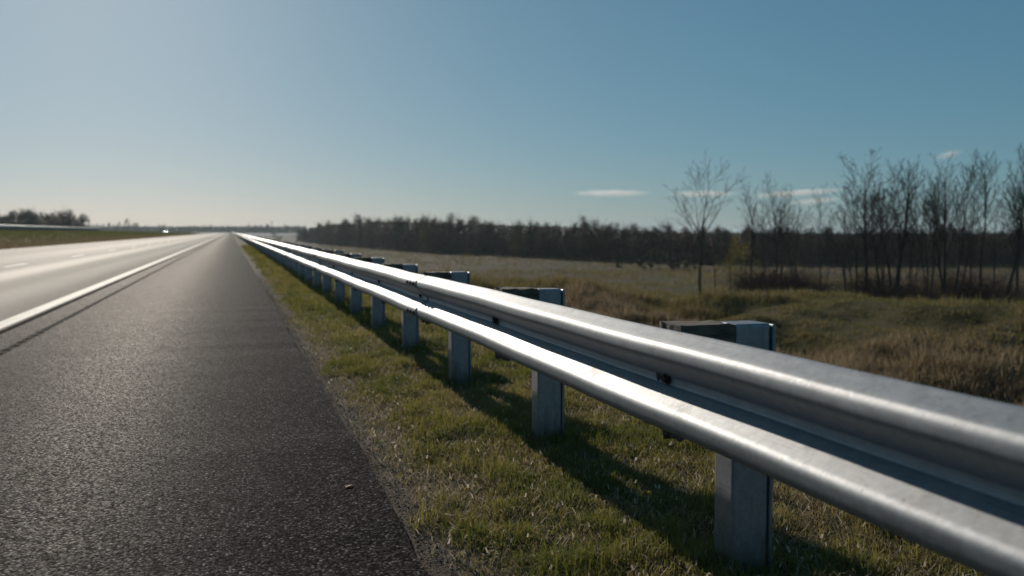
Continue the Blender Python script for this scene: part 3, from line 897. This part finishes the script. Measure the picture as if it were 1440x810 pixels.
# tree line closing the road, far and hazy
for i in range(64):
    px = 128 + 296 * (i + random.uniform(0, 1)) / 64
    d = random.uniform(900, 1250)
    top = 315 if px < 200 else 317
    h = 1.06 + (326 - top + random.uniform(-3, 3)) * d / FPX
    if i in (9, 11): h *= 1.45
    wood_tree(px, d, max(h, 4), random.choice([0, 1, 6, 5, 3]), "small hazy tree in the distant line closing the road", "distant trees beyond the road", "distant_tree", zb=-.4)
V, F, T = [], [], []
for i in range(9000):
    px = rr.uniform(120, 430); d = rr.uniform(1180, 1300)
    x, y = at(px, d)
    c = Vector((x, y, -.5 + 8.5 * rr.random()))
    a = Vector((rr.gauss(0, 1), rr.gauss(0, 1), rr.gauss(0, .6))).normalized(); b = a.orthogonal().normalized(); e = a.cross(b)
    z = .9 * rr.uniform(.6, 1.4); k = len(V)
    V += [c - b * z, c + e * z, c + b * z, c - e * z]; F.append((k, k + 1, k + 2, k + 3)); T += [rr.uniform(0, .7)] * 4
stuff(link("distant_wood", tint_mesh("distant_wood", V, F, T, M_WOOD[0])), "hazy blue mass of distant woodland at the end of the road", "woodland")
# left clump beyond the berm
for i in range(54):
    px = -8 + 130 * (i + random.uniform(0, 1)) / 54
    d = random.uniform(270, 310)
    top = 296.5 + 2.5 * math.sin(px * .12) + max(0, (px - 100) * .18)
    h = 1.3 + (326 - top + random.uniform(-9, 1.5)) * d / FPX
    var = random.choice([0, 4, 4, 6, 5, 0]) if px > 60 else random.choice([0, 6, 5, 0, 1])
    wood_tree(px, d, h, var, f"{KL[var]} in the clump behind the left guardrail", "trees behind the left guardrail", zb=-.3)
# a thin pole standing above the left clump
x, y = at(100, 280)
bm = bmesh.new()
bmesh.ops.create_cone(bm, cap_ends=True, segments=8, radius1=.14, radius2=.09, depth=8.4, matrix=Matrix.Translation((0, 0, 4.2)))
bm_box(bm, -.7, .7, -.06, .06, 7.8, 7.92)
o = bm_obj("utility_pole", bm, M_BARK); o.location = (x, y, -.3)
tag(o, "thin dark utility pole rising above the clump of trees at left", "pole")
x, y = at(383, 820)
bm = bmesh.new()
bmesh.ops.create_cone(bm, cap_ends=True, segments=8, radius1=.35, radius2=.2, depth=12.5, matrix=Matrix.Translation((0, 0, 6.25)))
bm_box(bm, -1.2, 1.2, -.12, .12, 11.4, 11.65)
o = bm_obj("utility_pole", bm, M_BARK); o.location = (x, y, -1.5)
tag(o, "tiny distant utility pole above the far end of the guardrail", "pole")

# shrubs
def brush_mesh(seed, h, mat, stems=60, spread=.9, leaf=0, lm=0):
    rr = random.Random(seed); V, F = [], []
    for s in range(stems):
        a = rr.uniform(0, 6.28); q = rr.random() ** .6 * spread
        p = Vector((math.cos(a) * q, math.sin(a) * q, -.05))
        d = Vector((math.cos(a) * .35 * rr.random() + rr.gauss(0, .15), math.sin(a) * .35 * rr.random() + rr.gauss(0, .15), 1)).normalized()
        P = dict(BASEP, seg=.22, wob=.12, rmin=.005, prob=(.8, .6, 0), bare=(.2, .1, 1), ratio=(.45, .5, .4), up=.01)
        limb(rr, V, F, p, d, h * rr.uniform(.5, 1.0), .014, 0, 2, P)
    return mesh_lists("stems", V, F, mat)
M_BRUSH = mat_simple("reddish_brush", (.050, .025, .018), (.110, .055, .040), 1.5, .95)
M_BRUSH2 = mat_simple("brown_brush", (.036, .027, .020), (.075, .056, .040), 1.5, .95)
BR = [brush_mesh(41, 1.9, M_BRUSH), brush_mesh(42, 1.5, M_BRUSH2), brush_mesh(43, 2.3, M_BRUSH), brush_mesh(44, 1.3, M_BRUSH2, 70, 1.2)]
BL = ["tall reddish brush among the bare trunks", "brown twiggy brush at the foot of the bare trees", "tall reddish brush among the bare trunks", "low wide brown brush at the foot of the bare trees"]
for i in range(72):
    px = random.choice([random.uniform(1035, 1450), random.uniform(1170, 1460), random.uniform(1150, 1460), random.uniform(1040, 1130)])
    d = random.uniform(53, 66); v = random.randrange(4)
    x, y = at(px, d)
    o = link("brush", BR[v], None, (x, y, Hs(x, y))); o.rotation_euler = (0, 0, random.uniform(0, 6.28))
    s = random.uniform(.45, 1.5) * (.75 if 1110 < px < 1190 else 1); o.scale = (s * 1.25, s * 1.25, s)
    tag(o, BL[v], "shrub", "leafless brush under the bare trees")

# yellow-leaved sapling
def leafy(px, depth, h, n, size, mat, label, cat, name, wide=.3, lean=0, r=.05, low=.35):
    x, y = at(px, depth); rr = random.Random(int(px)); root = empty(name, (x, y, Hs(x, y)))
    V, F = [], []
    limb(rr, V, F, Vector((0, 0, -.1)), Vector((lean, 0, 1)).normalized(), h, r, 0, 2, dict(BASEP, bare=(low, .2, 1), ratio=(.35, .5, .4)))
    link("trunk", mesh_lists("trunk", V, F, M_BARK), root)
    lob = [(Vector((rr.gauss(lean * h * .4, wide * h * .45), rr.gauss(0, wide * h * .45), h * rr.uniform(low, .95))), h * rr.uniform(.06, .13)) for _ in range(9)]
    def cen():
        c, q = rr.choice(lob)
        return c + Vector((rr.gauss(0, .6), rr.gauss(0, .6), rr.gauss(0, .6))) * q, rr.random()
    LV, LF, LT = leaf_faces(rr, n, cen, size)
    link("crown", tint_mesh("crown", LV, LF, LT, mat), root)
    tag(root, label, cat)
    return root
M_YEL = mat_blade("yellow_leaves", [(0, (.10, .085, .016)), (1, (.22, .18, .035))], .4)
M_GRN = mat_blade("dull_green_leaves", [(0, (.030, .036, .014)), (1, (.065, .070, .026))], .3)
leafy(1030, 64, 4.6, 700, .07, M_YEL, "leaning sapling with sparse yellow-green leaves beside the lone bare tree", "tree", "sapling", .22, -.06, .05, .5)
leafy(1046, 70, 4.4, 500, .08, M_YEL, "pale yellowing bush behind the leaning sapling", "shrub", "bush", .25, 0, .05, .3)
for i, (px, d, h, n) in enumerate([(905, 140, 2.2, 700), (925, 142, 2.8, 800), (948, 138, 2.4, 800), (968, 141, 2.9, 800), (985, 140, 2.2, 700), (1010, 143, 2.4, 700)]):
    leafy(px, d, h, n, .16, M_GRN, "low dark green bush in the hedge out on the field", "shrub", "bush", .55, 0, .05, .12)["group"] = "hedge bushes out on the field"
for i, (px, d, h) in enumerate([(870, 150, 1.6), (388, 330, 3.6), (393, 340, 3.0), (417, 480, 5.5)]):
    leafy(px, d, h, 500, .12, M_GRN, ["small isolated dark bush on the field before the wood", "dark upright bush near the far end of the guardrail", "lower dark bush beside the upright one near the guardrail's far end", "dark rounded bush at the left end of the wood"][i], "shrub", "bush", .35, 0, .05, .1)

# ------------------------------------------------------------------ small things
# oncoming car on the far carriageway
def car(loc):
    root = empty("car", loc, 0)
    tag(root, "tiny distant oncoming car with lit headlights beyond the left berm", "car")
    mp = NT("white_car_paint"); mp.b.inputs["Base Color"].default_value = (.72, .72, .72, 1); mp.b.inputs["Roughness"].default_value = .25
    gl = NT("car_glass"); gl.b.inputs["Base Color"].default_value = (.03, .035, .04, 1); gl.b.inputs["Roughness"].default_value = .08
    rb = NT("tyre_rubber"); rb.b.inputs["Base Color"].default_value = (.02, .02, .02, 1)
    hl = NT("headlight_lamp"); hl.b.inputs["Emission Color"].default_value = (1, .97, .9, 1); hl.b.inputs["Emission Strength"].default_value = 22
    prof = [(-2.2, .35), (-2.25, .75), (-2.1, .95), (-1.1, 1.0), (-.4, 1.45), (1.2, 1.47), (1.9, 1.05), (2.2, .98), (2.25, .4)]
    bm = bmesh.new()
    sides = []
    for s, ins in ((-.88, 0), (.88, 0)):
        sides.append([bm.verts.new((s * (1 if z < 1.05 else .82), yy, z)) for yy, z in prof])
    n = len(prof)
    for i in range(n):
        j = (i + 1) % n
        bm.faces.new((sides[0][i], sides[0][j], sides[1][j], sides[1][i]))
    bm.faces.new(sides[0][::-1]); bm.faces.new(sides[1])
    bmesh.ops.recalc_face_normals(bm, faces=bm.faces[:])
    bm_obj("body", bm, mp.m, root)
    bm = bmesh.new(); vs_ = [bm.verts.new(p) for p in ((-.76, -1.06, 1.045), (.76, -1.06, 1.045), (.64, -.47, 1.42), (-.64, -.47, 1.42))]
    bm.faces.new(vs_); bmesh.ops.translate(bm, verts=bm.verts, vec=(0, -.012, .012)); r = bmesh.ops.extrude_face_region(bm, geom=bm.faces[:])
    bmesh.ops.translate(bm, verts=[g_ for g_ in r['geom'] if isinstance(g_, bmesh.types.BMVert)], vec=(0, -.01, .01))
    bm_obj("windscreen", bm, gl.m, root)
    for sx in (-1, 1):
        for yy in (-1.4, 1.4):
            bm = bmesh.new(); bmesh.ops.create_cone(bm, cap_ends=True, segments=20, radius1=.33, radius2=.33, depth=.22, matrix=Matrix.Rotation(R(90), 4, 'Y'))
            bm_obj("wheel", bm, rb.m, root).location = (sx * .8, yy, .33)
        bm = bmesh.new(); bm_box(bm, -.17, .17, -.04, .02, -.08, .08, .03, 2)
        bm_obj("headlight", bm, hl.m, root).location = (sx * .62, -2.26, .72)
car((-31.0, 490, .56))

# fallen leaves on the pavement and in the gravel
M_LEAF = mat_blade("fallen_leaf", [(0, (.34, .19, .09)), (1, (.46, .29, .15))], .25)
def leaf_obj(x, y, s, label, seed, z=None):
    rr = random.Random(seed); V = []; F = []
    n = 9; out = [(0, -1.0)]
    for i in range(n):
        t = -1 + 2 * (i + .5) / n; out.append((.55 * (1 - t * t) ** .7 * (1 + .25 * (-1) ** i), t))
    pts = out + [(0, 1.05)] + [(-a, b) for a, b in out[1:][::-1]]
    c = len(pts)
    V = [Vector((a * s, b * s, s * (.10 * abs(a) + .05 * math.sin(b * 3 + seed)) + rr.uniform(0, .04) * s)) for a, b in pts] + [Vector((0, 0, .02 * s))]
    F = [(i, (i + 1) % c, c) for i in range(c)]
    V2 = [v + Vector((0, 0, .0012)) for v in V]
    k = len(V)
    F2 = [(a + k, b + k, d + k) for a, b, d in F] + [(d, b, a) for a, b, d in F] + [(i, (i + 1) % c, (i + 1) % c + k, i + k) for i in range(c)]
    F2 = [f for f in F2]
    me = tint_mesh("fallen_leaf", V + V2, F2, [rr.random()] * (2 * k), M_LEAF)
    zz = (Hs(x, y) if x > .58 else 0) + .004 if z is None else z
    o = link("fallen_leaf", me, None, (x, y, zz)); o.rotation_euler = (rr.uniform(-.06, .06), rr.uniform(.02, .12), rr.uniform(0, 6.28))
    tag(o, label, "leaf", "fallen leaves at the pavement edge"); return o
x, y = at(487, 3.74); leaf_obj(x, y, .022, "single curled tan leaf lying on the dark shoulder asphalt", 1)
for i, (lx, ly, lab) in enumerate([(.80, 2.35, "tan leaf on the gravel nearest the camera"), (.72, 3.3, "dry leaf on the gravel where the verge widens"), (.95, 2.75, "brown leaf caught at the grass edge"), (.78, 4.6, "small brown leaf farthest along the gravel edge")]):
    leaf_obj(lx, ly, .024, lab, 10 + i, Hs(lx, ly) + .014)

# ------------------------------------------------------------------ clouds
def cloud(px, py, hw, hh, tilt, label, dens):
    D = 6500.0
    x, y = at(px, D); k = D / FPX
    z = CAM_H + (326 - py) * k
    bm = bmesh.new(); bmesh.ops.create_uvsphere(bm, u_segments=24, v_segments=12, radius=1.0)
    q = NT("cloud_vapour"); q.t.nodes.remove(q.b)
    vp = q.n("VolumePrincipled"); q.l(vp.outputs[0], q.out.inputs["Volume"])
    tc = q.n("TexCoord").outputs["Object"]
    nz = q.noise(q.mapping(tc, (2.2, 2.2, 1.0)), 1.6, 4, .6)
    ln = q.n("VectorMath"); ln.operation = 'LENGTH'; q.l(tc, ln.inputs[0])
    fall = q.math('SUBTRACT', 1.0, ln.outputs["Value"])
    dn = q.math('MULTIPLY', q.math('MAXIMUM', q.math('ADD', fall, q.math('MULTIPLY_ADD', nz, 1.6, -.85)), 0.0), dens)
    q.l(dn, vp.inputs["Density"])
    vp.inputs["Color"].default_value = (.97, .97, .97, 1); vp.inputs["Anisotropy"].default_value = .3
    o = bm_obj("cloud", bm, q.m)
    o.location = (x, y, z); o.scale = (hw * k, hw * k * .5, hh * k)
    o.rotation_euler = (0, -tilt, -math.atan2(x, y))
    tag(o, label, "cloud"); return o
cloud(858, 272, 58, 5.5, 0, "faint flat white cloud streak over the wood, leftmost of the clouds", .012)
cloud(986, 273, 50, 5.5, 0, "thin flat cloud streak behind the lone bare tree", .012)
cloud(1118, 272, 66, 5.5, .06, "long thin cloud streak behind the narrow bare trees", .012)
cloud(1142, 283, 42, 5, .08, "lower short cloud streak just under the long one", .012)
cloud(1329, 219, 20, 6.5, .22, "small tilted white cloud high above the tall forked tree", .014)

# ------------------------------------------------------------------ haze: one closed box of thin air round the whole scene
bm = bmesh.new(); bm_box(bm, -3300, 3300, -120, 4700, -9.0, 20.0)
q = NT("haze_air"); q.t.nodes.remove(q.b)
vp = q.n("VolumePrincipled"); q.l(vp.outputs[0], q.out.inputs["Volume"])
vp.inputs["Color"].default_value = (.74, .88, 1.0, 1); vp.inputs["Density"].default_value = .00016; vp.inputs["Anisotropy"].default_value = .2
o = bm_obj("haze", bm, q.m); o["kind"] = "stuff"; o["label"] = "thin pale haze in the air over the whole landscape"; o["category"] = "haze"
